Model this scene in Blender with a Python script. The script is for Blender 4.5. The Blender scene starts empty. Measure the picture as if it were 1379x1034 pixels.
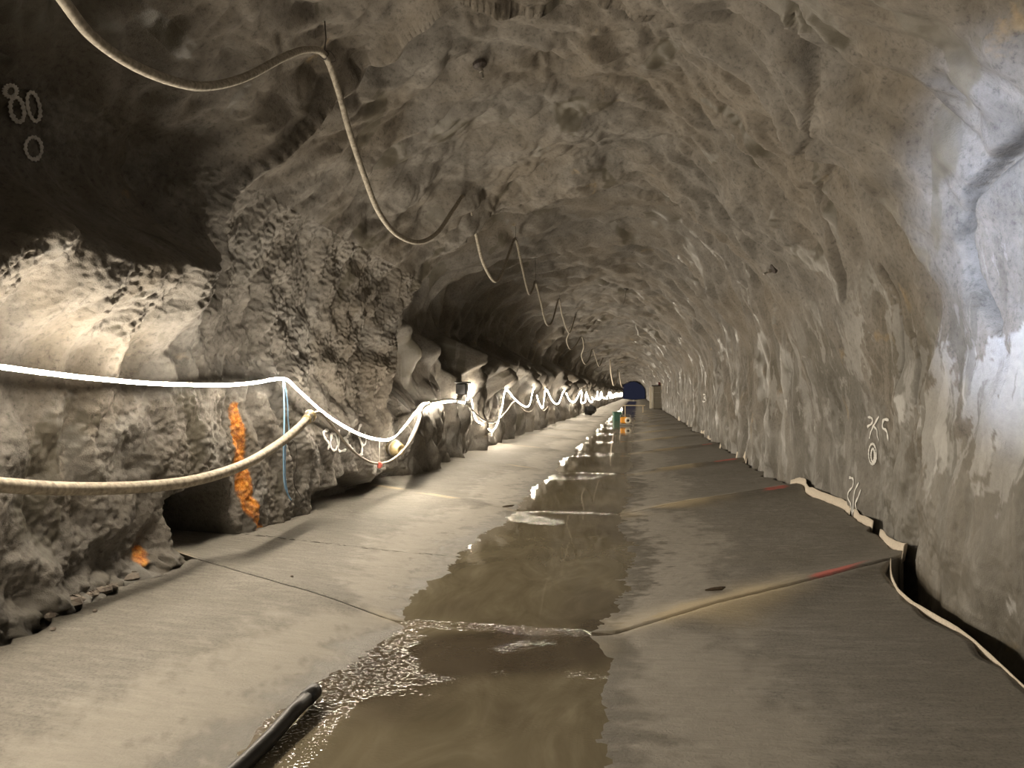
import bpy, math, random
import numpy as np

# ------------------------------------------------------------------ camera, light, exposure
scene = bpy.context.scene
col = scene.collection
IMG_W, IMG_H, FPX = 1379.0, 1034.0, 1000.0
VPX, VPY = 858.0, 530.0
CAM_Z = 1.6
YAW = math.atan((VPX - IMG_W / 2) / FPX)
PITCH = math.atan((VPY - IMG_H / 2) / math.hypot(FPX, VPX - IMG_W / 2))
cam_data = bpy.data.cameras.new('camera')
cam_data.sensor_fit = 'HORIZONTAL'
cam_data.sensor_width = 36.0
cam_data.lens = 36.0 * FPX / IMG_W
cam_data.clip_start = 0.05
cam_data.clip_end = 600
cam = bpy.data.objects.new('camera', cam_data)
cam.location = (0, 0, CAM_Z)
cam.rotation_euler = (math.pi / 2 + PITCH, 0, YAW)
col.objects.link(cam)
scene.camera = cam

world = bpy.data.worlds.new('tunnel_air')
scene.world = world
world.use_nodes = True
wb = world.node_tree.nodes['Background']
wb.inputs['Color'].default_value = (0.10, 0.11, 0.20, 1)
wb.inputs['Strength'].default_value = 0.16

scene.view_settings.view_transform = 'Standard'
scene.view_settings.look = 'None'
scene.view_settings.gamma = 1.0
scene.view_settings.use_curve_mapping = False
scene.view_settings.exposure = 0.0
scene.cycles.use_denoising = True
scene.cycles.adaptive_threshold = 0.02
scene.cycles.max_bounces = 5
scene.cycles.diffuse_bounces = 2
scene.cycles.glossy_bounces = 3
scene.cycles.sample_clamp_indirect = 3.0
STRIP_STRENGTH = 340.0
SPOT_ENERGY = 6200.0

# ------------------------------------------------------------------ noise
_rng = np.random.RandomState(7)
_perm = _rng.permutation(256)
_perm = np.concatenate([_perm, _perm, _perm])
_ga = _rng.rand(256) * 2 * math.pi
_gx, _gy = np.cos(_ga), np.sin(_ga)

def noise(x, y, seed=0):
    x = np.asarray(x, float) + seed * 17.37
    y = np.asarray(y, float) + seed * 9.11
    xi = np.floor(x).astype(np.int64); yi = np.floor(y).astype(np.int64)
    fx = x - xi; fy = y - yi
    u = fx * fx * fx * (fx * (fx * 6 - 15) + 10); v = fy * fy * fy * (fy * (fy * 6 - 15) + 10)
    X = xi & 255; Y = yi & 255; X1 = (X + 1) & 255; Y1 = (Y + 1) & 255
    def g(a, b, dx, dy):
        h = _perm[_perm[a] + b]
        return _gx[h] * dx + _gy[h] * dy
    n00 = g(X, Y, fx, fy); n10 = g(X1, Y, fx - 1, fy)
    n01 = g(X, Y1, fx, fy - 1); n11 = g(X1, Y1, fx - 1, fy - 1)
    a = n00 + u * (n10 - n00); b = n01 + u * (n11 - n01)
    return (a + v * (b - a)) * 1.5

def fbm(x, y, seed=0, octv=3):
    r = 0; a = 1.0; f = 1.0
    for i in range(octv):
        r = r + a * noise(x * f, y * f, seed + i * 3)
        a *= 0.5; f *= 2.03
    return r

def sstep(a, b, x):
    t = np.clip((np.asarray(x, float) - a) / (b - a), 0, 1)
    return t * t * (3 - 2 * t)

def box(a0, a1, b0, b1, x):
    return sstep(a0, a1, x) * (1 - sstep(b0, b1, x))

# ------------------------------------------------------------------ tunnel section
CX, HW, SPR = -0.85, 3.15, 1.9          # centre line, half width, spring height
ARC = math.pi * HW
S_TOT = 2 * SPR + ARC
ROUND = 4.9                             # length of a blasting round
ROUND0 = 1.35

def section(s):
    """point and inward normal of the nominal section at arc length s (from left foot over the crown)"""
    s = np.asarray(s, float)
    phi = np.clip((s - SPR) / HW, 0, math.pi)
    x = CX - HW * np.cos(phi); z = SPR + HW * np.sin(phi)
    z = np.where(s < SPR, s, np.where(s > SPR + ARC, SPR - (s - SPR - ARC), z))
    return x, z, np.cos(phi), -np.sin(phi)

def to_section(x, z):
    dx = x - CX; dz = z - SPR
    phi = np.arctan2(np.maximum(dz, 0), -dx)
    arch = dz > 0
    s = np.where(arch, SPR + HW * phi, np.where(dx < 0, z, SPR + ARC + (SPR - z)))
    depth = np.where(arch, HW - np.hypot(dx, dz), HW - np.abs(dx))
    return s, depth

CRACKS = []                              # filled below: polylines (s, y) on the right wall

def seg_dist(s, y, poly):
    best = np.full(np.shape(s), 9.0); side = np.zeros(np.shape(s))
    for (a, b) in zip(poly[:-1], poly[1:]):
        ax, ay = a; bx, by = b
        vx, vy = bx - ax, by - ay
        L2 = vx * vx + vy * vy
        t = np.clip(((s - ax) * vx + (y - ay) * vy) / L2, 0, 1)
        d = np.hypot(s - ax - t * vx, y - ay - t * vy)
        cr = np.sign(vx * (y - ay) - vy * (s - ax))
        m = d < best
        best = np.where(m, d, best); side = np.where(m, cr, side)
    return best, side

def disp(s, y, grain=0.0):
    """inward displacement of the sprayed rock surface"""
    s = np.asarray(s, float); y = np.asarray(y, float)
    left = 1 - sstep(3.2, 4.6, s); right = sstep(9.6, 11.4, s); roof = 1 - left - right
    wy = y + 0.75 * noise(s * 0.33, y * 0.12, 1) + 0.22 * noise(s * 1.1, y * 0.5, 2)
    ws = s + 0.5 * noise(s * 0.4, y * 0.4, 3)
    ph = (wy - ROUND0) / ROUND
    k = np.floor(ph); f = ph - k
    amp = 0.30 * left + 0.56 * roof + 0.18 * right
    amp = amp * (0.75 + 0.5 * noise(k * 0.77 + 0.3, k * 0.31 + s * 0.15, 5))
    d = amp * (np.where(f > 0.07, f, sstep(0, 0.07, f) * 0.07 + (1 - sstep(0, 0.07, f))) - 0.5)
    # big lumps with creases between them
    fade = 1 - 0.4 * right
    d = d + 0.40 * roof * (np.abs(noise(ws * 0.36, wy * 0.62, 11)) - 0.22)
    d = d + 0.20 * (1 - roof) * fade * (np.abs(noise(ws * 0.22, wy * 0.75, 12)) - 0.2)
    d = d + 0.22 * roof * (np.abs(noise(ws * 0.8 + 0.5 * noise(s, y, 21), wy * 1.5, 13)) - 0.2)
    d = d + 0.10 * roof * (np.abs(noise(ws * 1.9, wy * 3.3, 19)) - 0.2)
    d = d + 0.12 * left * (np.abs(noise(ws * 0.5, wy * 1.7, 14)) - 0.2)
    d = d + 0.045 * right * (np.abs(noise(ws * 0.6, wy * 1.9, 15)) - 0.2)
    d = d + 0.05 * roof * (np.abs(noise(ws * 4.3 + noise(s * 2, y * 2, 23), wy * 5.5, 22)) - 0.2) + 0.03 * (roof + right) * noise(s * 2.6, y * 3.1, 24)
    far = sstep(9, 14, y)
    d = d + far * right * 0.22 * (np.abs(noise(ws * 0.3, wy * 1.1, 16)) - 0.25)
    d = d + 0.05 * left * noise(ws * 2.2, wy * 2.8, 17) + 0.018 * noise(ws * 3.5, wy * 4.2, 18)
    # the big step where the next round was blown wider
    d = d + 0.14 * box(9.3, 10.9, 11.05, 11.12, wy) * sstep(0.9, 2.2, s) * (1 - sstep(7.0, 10.5, s))
    d = d - 0.62 * sstep(11.05, 11.17, wy) * (1 - sstep(12.5, 18, wy)) * sstep(0.9, 2.2, s) * (1 - sstep(7.5, 11.0, s))
    d = d + 0.10 * left * (np.abs(noise(ws * 1.3, wy * 2.4, 20)) - 0.2)
    d = d + 0.07 * left * (np.abs(noise(s * 2.6, y * 3.0, 25)) - 0.2)
    # near left wall: swelling belly whose crest throws the upper wall into shade
    low = 1 - sstep(3.0 + 0.9 * (y > 11), 5.0 + 0.6 * (y > 11), s)
    crest = 2.62 + 0.28 * noise(y * 0.9, 3.1, 30) + 0.12 * noise(y * 2.7, 1.1, 31)
    belly = box(-8.9, -8.0, 5.3, 6.2, y) * 0.58
    d = d + low * belly * (sstep(crest - 0.95, crest, s) * (1 - sstep(crest + 0.02, crest + 0.35, s)))
    d = d - low * belly * 0.75 * sstep(crest + 0.1, crest + 0.6, s)
    # beyond the step an added ledge keeps the set-back upper wall in shade
    fl = np.clip(0.62 + 1.1 * noise(y * 0.55, 7.7, 32) + 0.6 * noise(y * 1.5, 2.2, 33), 0.0, 1)
    led_ = sstep(11.2, 11.9, y) * (1 - 0.45 * sstep(35, 70, y))
    cz = 2.30 + 0.55 * noise(y * 0.62, 4.4, 34) + 0.35 * noise(y * 1.7, 1.4, 35)
    d = d + low * led_ * (0.12 + 0.50 * fl) * sstep(cz - 0.75, cz - 0.03, s) * (1 - sstep(cz + 0.05, cz + 0.30, s))
    d = d - low * led_ * 0.78 * sstep(cz + 0.02, cz + 0.40, s) * (0.45 + 0.55 * fl)
    # fluted ribs of the deep recess beyond the second round
    d = d + sstep(11.0, 12.0, y) * left * 0.40 * (np.abs(noise(y * 0.95 + 0.35 * noise(s, y, 41), s * 0.16, 40)) - 0.35)
    d = d - left * 0.20 * box(11.0, 11.5, 14.5, 17.0, y) * sstep(1.6, 2.2, s)
    # undercut hollow at the foot of the near left wall, and the shelf under the hose
    h = sstep(5.75, 6.05, y + 0.25 * (s - 0.4)) * (1 - sstep(6.80, 6.92, y + 0.5 * (s - 0.35)))
    d = d - 0.80 * h * (1 - sstep(0.60, 0.74, s - 0.10 * np.sin((y - 5.8) * 2.2))) * (s < 2)
    u = box(8.3, 9.0, 11.6, 12.3, y)
    d = d - 0.34 * u * (1 - sstep(0.34, 0.46, s + 0.16 * noise(y * 1.3, 0.2, 44))) * (s < 2)
    d = d + 0.14 * box(8.0, 9.0, 11.4, 12.0, y) * box(0.2, 0.5, 1.0, 1.6, s)
    # rubble verge at the foot
    v = (1 - sstep(0.10, 0.34, s + 0.06 * noise(y * 3, 0.4, 45))) * (s < 2) * (1 - sstep(6.2, 6.8, y))
    d = d + v * (0.10 + 0.10 * noise(s * 7, y * 7, 46) + 0.06 * noise(s * 17, y * 17, 47))
    d = d - 0.26 * box(7.0, 8.6, 10.8, 12.8, y) * sstep(S_TOT - 2.6, S_TOT - 1.0, s)
    d = d + 0.13 * (1 - sstep(5.4, 7.0, y)) * sstep(S_TOT - 1.5, S_TOT - 0.6, s)
    # right wall: cracks and lips
    for (poly, wid, dep, lip) in CRACKS:
        m = (y > poly[:, 1].min() - 0.6) & (y < poly[:, 1].max() + 0.6) & (s > 9)
        if not np.any(m):
            continue
        dd, sd = seg_dist(s, y, poly)
        d = d - np.where(m, dep * np.exp(-(dd / wid) ** 2), 0)
        d = d + np.where(m & (sd > 0), lip * np.exp(-(dd / 0.30) ** 2), 0)
    if grain > 0:
        g = noise(s * 19, y * 19, 50) + 0.6 * noise(s * 41, y * 41, 51)
        lumpy = 0.6 + 0.4 * sstep(-0.25, 0.3, noise(s * 1.1, y * 1.1, 52))
        d = d + grain * g * lumpy
    return d

def ray(px, py):
    c = np.array([(px - IMG_W / 2) / FPX, -(py - IMG_H / 2) / FPX, -1.0])
    a = math.pi / 2 + PITCH
    Rx = np.array([[1, 0, 0], [0, math.cos(a), -math.sin(a)], [0, math.sin(a), math.cos(a)]])
    Rz = np.array([[math.cos(YAW), -math.sin(YAW), 0], [math.sin(YAW), math.cos(YAW), 0], [0, 0, 1]])
    d = Rz @ Rx @ c
    return d / np.linalg.norm(d)

EYE = np.array([0, 0, CAM_Z])

def wall_point(px, py, off=0.0):
    """where the line of sight meets the rock"""
    d = ray(px, py)
    t0, t1 = 0.5, 200.0
    for it, n in enumerate((1500, 60)):
        if it == 0:
            t = np.geomspace(t0, t1, n)
        else:
            t = np.linspace(t0, t1, n)
        P = EYE[None] + t[:, None] * d[None]
        s, dep = to_section(P[:, 0], P[:, 2])
        h = dep - disp(s, P[:, 1]) - off
        i = np.argmax(h < 0)
        t0, t1 = t[max(i - 1, 0)], t[i]
    return EYE + d * t1

def plane_x(px, py, x):
    d = ray(px, py)
    return EYE + d * (x / d[0])

def floor_pt(px, py, z=0.06):
    d = ray(px, py)
    return EYE + d * ((z - CAM_Z) / d[2])

def left_x(y, z):
    return float(CX - HW + disp(np.array([z]), np.array([y]))[0])

def right_x(y, z):
    return CX + HW - disp(np.full(np.shape(y), S_TOT - z), y)

def _crack(pts, wid, dep, lip):
    out = []
    for (px, py) in pts:
        p = plane_x(px, py, CX + HW - 0.03)
        z = p[2]
        if z > SPR:
            p = wall_point(px, py)
        s, _ = to_section(np.array([p[0]]), np.array([p[2]]))
        out.append((float(s[0]), float(p[1])))
    return (np.array(out), wid, dep, lip)

_c = [
    _crack([(1392, 180), (1340, 225), (1306, 262), (1298, 320), (1312, 375), (1342, 436)], 0.04, 0.15, 0.02),
    _crack([(1185, 362), (1212, 405), (1216, 445), (1198, 500), (1190, 530)], 0.03, 0.10, -0.01),
    _crack([(1060, 0), (1092, 60), (1096, 120), (1090, 190), (1105, 260), (1122, 330), (1135, 400)], 0.03, 0.09, 0.02),
    _crack([(1232, 452), (1222, 490), (1221, 540)], 0.02, 0.05, 0.02),
]
CRACKS.extend(_c)

# ------------------------------------------------------------------ mesh helpers
def link(o, parent=None):
    col.objects.link(o)
    if parent is not None:
        o.parent = parent
    return o

def tag(o, label=None, cat=None, group=None, kind=None):
    if label: o['label'] = label
    if cat: o['category'] = cat
    if group: o['group'] = group
    if kind: o['kind'] = kind
    return o

def np_mesh(name, V, Fq, smooth=True, attrs=None):
    me = bpy.data.meshes.new(name)
    V = np.asarray(V, np.float32); Fq = np.asarray(Fq, np.int32)
    me.vertices.add(len(V)); me.vertices.foreach_set('co', V.ravel())
    n = Fq.shape[1]
    me.loops.add(Fq.size); me.loops.foreach_set('vertex_index', Fq.ravel())
    me.polygons.add(len(Fq))
    me.polygons.foreach_set('loop_start', np.arange(0, Fq.size, n, dtype=np.int32))
    try:
        me.polygons.foreach_set('loop_total', np.full(len(Fq), n, np.int32))
    except Exception:
        pass
    me.update(calc_edges=True)
    if smooth:
        me.polygons.foreach_set('use_smooth', np.ones(len(Fq), bool))
    for k, a in (attrs or {}).items():
        at = me.attributes.new(k, 'FLOAT', 'POINT')
        at.data.foreach_set('value', np.asarray(a, np.float32).ravel())
    me.validate()
    return me

def grid_faces(nu, nv, base=0, flip=False):
    i = np.arange(nu - 1)[:, None]; j = np.arange(nv - 1)[None, :]
    a = (i * nv + j).ravel() + base
    q = np.stack([a, a + 1, a + nv + 1, a + nv], 1)
    return q[:, ::-1] if flip else q

def obj_mesh(name, me, mat, parent=None):
    o = bpy.data.objects.new(name, me)
    if mat is not None:
        me.materials.append(mat)
    return link(o, parent)

class MB:
    """collects polygons of one part"""
    def __init__(self): self.v = []; self.f = []
    def add(self, v, f):
        b = len(self.v)
        self.v += [tuple(map(float, p)) for p in v]
        self.f += [tuple(i + b for i in q) for q in f]
        return self
    def box(self, c, sz, rz=0.0, bev=0.0, tilt=0.0):
        hx, hy, hz = (k / 2 for k in sz)
        b = min(bev, hx * .9, hy * .9, hz * .9)
        R = np.array([[math.cos(rz), -math.sin(rz), 0], [math.sin(rz), math.cos(rz), 0], [0, 0, 1]])
        if tilt:
            R = R @ np.array([[1, 0, 0], [0, math.cos(tilt), -math.sin(tilt)], [0, math.sin(tilt), math.cos(tilt)]])
        if b <= 0:
            P = [(sx * hx, sy * hy, sz_ * hz) for sz_ in (-1, 1) for sx, sy in ((-1, -1), (1, -1), (1, 1), (-1, 1))]
            Fc = [(3, 2, 1, 0), (4, 5, 6, 7), (0, 1, 5, 4), (1, 2, 6, 5), (2, 3, 7, 6), (3, 0, 4, 7)]
        else:
            P = []; Fc = []
            levels = [(-hz, b), (-hz + b, 0), (hz - b, 0), (hz, b)]
            for z, ins in levels:
                x, y = hx - ins, hy - ins
                P += [(-x + b, -y, z), (x - b, -y, z), (x, -y + b, z), (x, y - b, z), (x - b, y, z), (-x + b, y, z), (-x, y - b, z), (-x, -y + b, z)]
            Fc.append(tuple(range(7, -1, -1)))
            for l in range(3):
                for i in range(8):
                    j = (i + 1) % 8
                    Fc.append((l * 8 + i, l * 8 + j, l * 8 + 8 + j, l * 8 + 8 + i))
            Fc.append(tuple(range(24, 32)))
        P = (np.array(P) @ R.T) + np.array(c)
        return self.add(P, Fc)
    def tube(self, pts, r, n=10, cap=True, flat=None):
        pts = np.array(pts, float); m = len(pts)
        r = np.full(m, r) if np.isscalar(r) else np.array(r, float)
        T = np.gradient(pts, axis=0); T /= np.linalg.norm(T, axis=1)[:, None] + 1e-12
        up = np.array([0, 0, 1.0]) if abs(T[0, 2]) < 0.9 else np.array([1.0, 0, 0])
        N = np.cross(T[0], up); N /= np.linalg.norm(N)
        V = []
        for i in range(m):
            N = N - T[i] * np.dot(N, T[i]); N /= np.linalg.norm(N)
            B = np.cross(T[i], N)
            for k in range(n):
                a = 2 * math.pi * k / n
                f = 1.0 if flat is None else flat[i]
                V.append(pts[i] + r[i] * (math.cos(a) * N * f + math.sin(a) * B))
        Fc = []
        for i in range(m - 1):
            for k in range(n):
                k2 = (k + 1) % n
                Fc.append((i * n + k, i * n + k2, (i + 1) * n + k2, (i + 1) * n + k))
        if cap:
            Fc.append(tuple(range(n - 1, -1, -1))); Fc.append(tuple((m - 1) * n + k for k in range(n)))
        return self.add(V, Fc)
    def lathe(self, prof, c, axis=(0, 0, 1), n=16):
        ax = np.array(axis, float); ax /= np.linalg.norm(ax)
        u = np.cross(ax, (0, 0, 1.0)) if abs(ax[2]) < .9 else np.cross(ax, (1.0, 0, 0)); u /= np.linalg.norm(u)
        w = np.cross(ax, u); V = []
        for (rr, h) in prof:
            for k in range(n):
                a = 2 * math.pi * k / n
                V.append(np.array(c) + ax * h + rr * (math.cos(a) * u + math.sin(a) * w))
        Fc = []
        for i in range(len(prof) - 1):
            for k in range(n):
                k2 = (k + 1) % n
                Fc.append((i * n + k, i * n + k2, (i + 1) * n + k2, (i + 1) * n + k))
        Fc.append(tuple(range(n - 1, -1, -1))); Fc.append(tuple((len(prof) - 1) * n + k for k in range(n)))
        return self.add(V, Fc)
    def build(self, name, mat, parent=None, smooth=False):
        me = bpy.data.meshes.new(name)
        me.from_pydata(self.v, [], self.f); me.update()
        if smooth:
            me.polygons.foreach_set('use_smooth', np.ones(len(me.polygons), bool))
        return obj_mesh(name, me, mat, parent)

def smooth_path(pts, n=8):
    P = np.array(pts, float)
    P = np.vstack([2 * P[0] - P[1], P, 2 * P[-1] - P[-2]])
    out = []
    for i in range(1, len(P) - 2):
        p0, p1, p2, p3 = P[i - 1:i + 3]
        for t in np.linspace(0, 1, n, endpoint=False):
            out.append(0.5 * ((2 * p1) + (-p0 + p2) * t + (2 * p0 - 5 * p1 + 4 * p2 - p3) * t * t + (-p0 + 3 * p1 - 3 * p2 + p3) * t ** 3))
    out.append(P[-2])
    return np.array(out)

def empty(name, loc, label, cat, group=None):
    o = bpy.data.objects.new(name, None); o.location = loc; link(o)
    o.empty_display_size = 0.1
    return tag(o, label, cat, group)

def child(mb, name, mat, root, smooth=False):
    """build in world space, then hang under its thing"""
    o = mb.build(name, mat, root, smooth)
    o.data.transform(__import__('mathutils').Matrix.Translation(-root.location))
    return o

# ------------------------------------------------------------------ materials
class Nodes:
    def __init__(self, name):
        self.m = bpy.data.materials.new(name); self.m.use_nodes = True
        self.t = self.m.node_tree; self.n = self.t.nodes
        self.b = self.n['Principled BSDF']
    def new(self, kind, **kw):
        o = self.n.new(kind)
        for k, v in kw.items(): setattr(o, k, v)
        return o
    def lk(self, a, b): self.t.links.new(a, b)
    def coord(self):
        return self.new('ShaderNodeTexCoord').outputs['Object']
    def mapping(self, scale):
        mp = self.new('ShaderNodeMapping'); mp.inputs['Scale'].default_value = scale
        self.lk(self.coord(), mp.inputs['Vector']); return mp.outputs[0]
    def noise(self, scale, detail=4, rough=.55, vec=None, dist=0.0):
        o = self.new('ShaderNodeTexNoise')
        o.inputs['Scale'].default_value = scale; o.inputs['Detail'].default_value = detail
        o.inputs['Roughness'].default_value = rough; o.inputs['Distortion'].default_value = dist
        self.lk(vec if vec is not None else self.coord(), o.inputs['Vector'])
        return o.outputs['Fac']
    def ramp(self, src, stops):
        o = self.new('ShaderNodeValToRGB'); e = o.color_ramp.elements
        while len(e) < len(stops): e.new(0.5)
        for k, (p, c) in zip(e, stops):
            k.position = p; k.color = (*c, 1) if len(c) == 3 else c
        self.lk(src, o.inputs['Fac']); return o.outputs['Color']
    def mix(self, fac, a, b, mode='MIX'):
        o = self.new('ShaderNodeMix', data_type='RGBA', blend_type=mode)
        for sock, v in ((o.inputs[0], fac), (o.inputs[6], a), (o.inputs[7], b)):
            if hasattr(v, 'links') or hasattr(v, 'is_linked'): self.lk(v, sock)
            elif isinstance(v, (int, float)): sock.default_value = v
            else: sock.default_value = (*v, 1)
        return o.outputs[2]
    def math(self, op, a, b=0.0, clamp=False):
        o = self.new('ShaderNodeMath', operation=op); o.use_clamp = clamp
        for sock, v in zip(o.inputs, (a, b)):
            if isinstance(v, (int, float)): sock.default_value = v
            else: self.lk(v, sock)
        return o.outputs[0]
    def attr(self, name):
        o = self.new('ShaderNodeAttribute'); o.attribute_name = name
        return o.outputs['Fac']
    def bump(self, h, strength=.5, dist=.01, normal=None):
        o = self.new('ShaderNodeBump'); o.inputs['Distance'].default_value = dist
        if isinstance(strength, (int, float)): o.inputs['Strength'].default_value = strength
        else: self.lk(strength, o.inputs['Strength'])
        self.lk(h, o.inputs['Height'])
        if normal is not None: self.lk(normal, o.inputs['Normal'])
        return o.outputs[0]
    def out(self, color=None, rough=None, normal=None, **kw):
        for nm, v in (('Base Color', color), ('Roughness', rough), ('Normal', normal)):
            if v is None: continue
            s = self.b.inputs[nm]
            if isinstance(v, (int, float)): s.default_value = v
            elif isinstance(v, tuple): s.default_value = (*v, 1)
            else: self.lk(v, s)
        for k, v in kw.items(): self.b.inputs[k].default_value = v
        return self.m

def plain(name, c, rough=.6, metal=0.0, var=.25, scale=30, bump=.2):
    k = Nodes(name)
    f = k.noise(scale, 3)
    cc = k.ramp(f, [(0.3, tuple(x * (1 - var) for x in c)), (0.7, tuple(min(1, x * (1 + var)) for x in c))])
    return k.out(cc, rough, k.bump(f, bump, .004), Metallic=metal)

def rock_material(name, wet_side):
    k = Nodes(name)
    big = k.noise(0.55, 5, .6, dist=0.6)
    mid = k.noise(2.6, 6, .62)
    fine = k.noise(24, 7, .72)
    base = k.ramp(mid, [(0.25, (0.102, 0.094, 0.082)), (0.5, (0.165, 0.153, 0.136)), (0.75, (0.255, 0.240, 0.218))])
    warm = k.mix(k.ramp(big, [(0.42, (0, 0, 0)), (0.62, (1, 1, 1))]), base, k.mix(0.5, base, (0.185, 0.153, 0.112)))
    speck = k.ramp(fine, [(0.30, (0.32, 0.32, 0.32)), (0.47, (0.95, 0.95, 0.95)), (0.7, (1.2, 1.2, 1.2))])
    c = k.mix(0.8, warm, speck, 'MULTIPLY')
    och = k.ramp(k.noise(0.75, 5, .6, vec=k.mapping((1.0, 0.8, 1.2)), dist=1.5), [(0.66, (0, 0, 0)), (0.72, (1, 1, 1))])
    c = k.mix(k.math('MULTIPLY', och, 0.7), c, k.mix(fine, (0.20, 0.14, 0.07), (0.42, 0.32, 0.18)))
    # damp patches with hard outlines
    pn = k.noise(0.9, 4, .5, vec=k.mapping((1.0, 1.0, 0.6)), dist=1.2)
    wet = k.ramp(pn, [(0.600, (0, 0, 0)), (0.612, (1, 1, 1))])
    wet = k.math('MAXIMUM', wet, k.attr('wet'))
    c = k.mix(k.math('MULTIPLY', wet, 0.72), c, k.mix(mid, (0.062, 0.055, 0.040), (0.105, 0.095, 0.07)))
    c = k.mix(k.attr('dry'), c, k.mix(fine, (0.26, 0.255, 0.245), (0.46, 0.455, 0.44)))
    if wet_side:
        sn = k.noise(1.1, 7, .62, vec=k.mapping((1.0, 1.6, 0.6)), dist=1.0)
        stk = k.ramp(sn, [(0.50, (0, 0, 0)), (0.53, (1, 1, 1))])
        c = k.mix(k.math('MULTIPLY', k.math('MULTIPLY', stk, 0.5), k.attr('low')), c, k.mix(fine, (0.05, 0.045, 0.032), (0.10, 0.092, 0.07)))
        st2 = k.ramp(k.noise(1.5, 8, .68, vec=k.mapping((1.3, 1.7, 0.6)), dist=1.2), [(0.57, (0, 0, 0)), (0.60, (1, 1, 1))])
        c = k.mix(k.math('MULTIPLY', k.math('MULTIPLY', st2, k.attr('low')), k.math('SUBTRACT', 0.6, k.math('MULTIPLY', wet, 0.5))), c, k.mix(fine, (0.22, 0.21, 0.19), (0.40, 0.39, 0.37)))
    rustc = k.ramp(fine, [(0.35, (0.30, 0.06, 0.005)), (0.5, (0.72, 0.24, 0.02)), (0.65, (0.95, 0.50, 0.10))])
    c = k.mix(k.attr('rust'), c, rustc)
    r = k.math('SUBTRACT', 0.82, k.math('MULTIPLY', wet, 0.38))
    h = k.math('ADD', k.math('MULTIPLY', fine, 0.7), k.math('MULTIPLY', k.noise(110, 3, .6), 0.35))
    st = k.math('SUBTRACT', 0.72, k.math('MULTIPLY', wet, 0.35))
    return k.out(c, r, k.bump(h, st, 0.022))

def slab_material():
    k = Nodes('cast_concrete')
    streak = k.noise(5.0, 5, .6, vec=k.mapping((1.0, 4.5, 1.0)), dist=0.4)
    big = k.noise(0.8, 4, .55)
    fine = k.noise(60, 5, .7)
    c = k.ramp(streak, [(0.3, (0.170, 0.157, 0.136)), (0.55, (0.225, 0.210, 0.183)), (0.75, (0.285, 0.267, 0.235))])
    c = k.mix(k.ramp(big, [(0.4, (0, 0, 0)), (0.65, (0.55, 0.55, 0.55))]), c, (0.165, 0.150, 0.120))
    c = k.mix(0.9, c, k.ramp(fine, [(0.3, (0.5, 0.5, 0.5)), (0.48, (0.96, 0.96, 0.96)), (0.72, (1.15, 1.15, 1.15))]), 'MULTIPLY')
    c = k.mix(k.math('MULTIPLY', k.attr('sand'), 0.9), c, k.mix(fine, (0.42, 0.34, 0.21), (0.58, 0.49, 0.33)))
    c = k.mix(k.math('MULTIPLY', k.attr('rim'), 0.6), c, k.mix(streak, (0.32, 0.295, 0.25), (0.42, 0.39, 0.34)))
    c = k.mix(k.math('MULTIPLY', k.attr('wet'), 0.62), c, (0.10, 0.088, 0.064))
    c = k.mix(k.math('MULTIPLY', k.attr('red'), 0.85), c, k.mix(fine, (0.55, 0.09, 0.08), (0.70, 0.22, 0.18)))
    r = k.math('SUBTRACT', 0.78, k.math('MULTIPLY', k.attr('wet'), 0.3))
    h = k.math('ADD', k.math('MULTIPLY', fine, 0.5), k.math('MULTIPLY', streak, 1.1))
    return k.out(c, r, k.bump(h, 0.6, 0.02))

def water_material():
    k = Nodes('muddy_water')
    sw = k.noise(1.3, 5, .6, vec=k.mapping((1.6, 0.7, 1.0)), dist=2.0)
    c = k.ramp(sw, [(0.3, (0.125, 0.106, 0.068)), (0.55, (0.175, 0.150, 0.100)), (0.75, (0.235, 0.205, 0.142))])
    c = k.mix(k.math('MULTIPLY', k.attr('clear'), 0.9), c, k.mix(sw, (0.045, 0.035, 0.025), (0.10, 0.08, 0.055)))
    rip = k.ramp(k.noise(42, 1, .5, vec=k.mapping((1.0, 1.5, 1.0))), [(0.50, (0, 0, 0)), (0.75, (1, 1, 1))])
    calm = k.noise(3.0, 2, .5)
    st = k.math('MULTIPLY', k.attr('riffle'), 0.9, True)
    n1 = k.bump(calm, 0.012, 0.02)
    n2 = k.bump(rip, st, 0.010, n1)
    return k.out(c, 0.035, n2, IOR=1.33)

def emitter(name, c, strength):
    k = Nodes(name)
    k.b.inputs['Base Color'].default_value = (0.9, 0.9, 0.85, 1)
    k.b.inputs['Emission Color'].default_value = (*c, 1)
    k.b.inputs['Emission Strength'].default_value = strength
    return k.m

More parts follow.
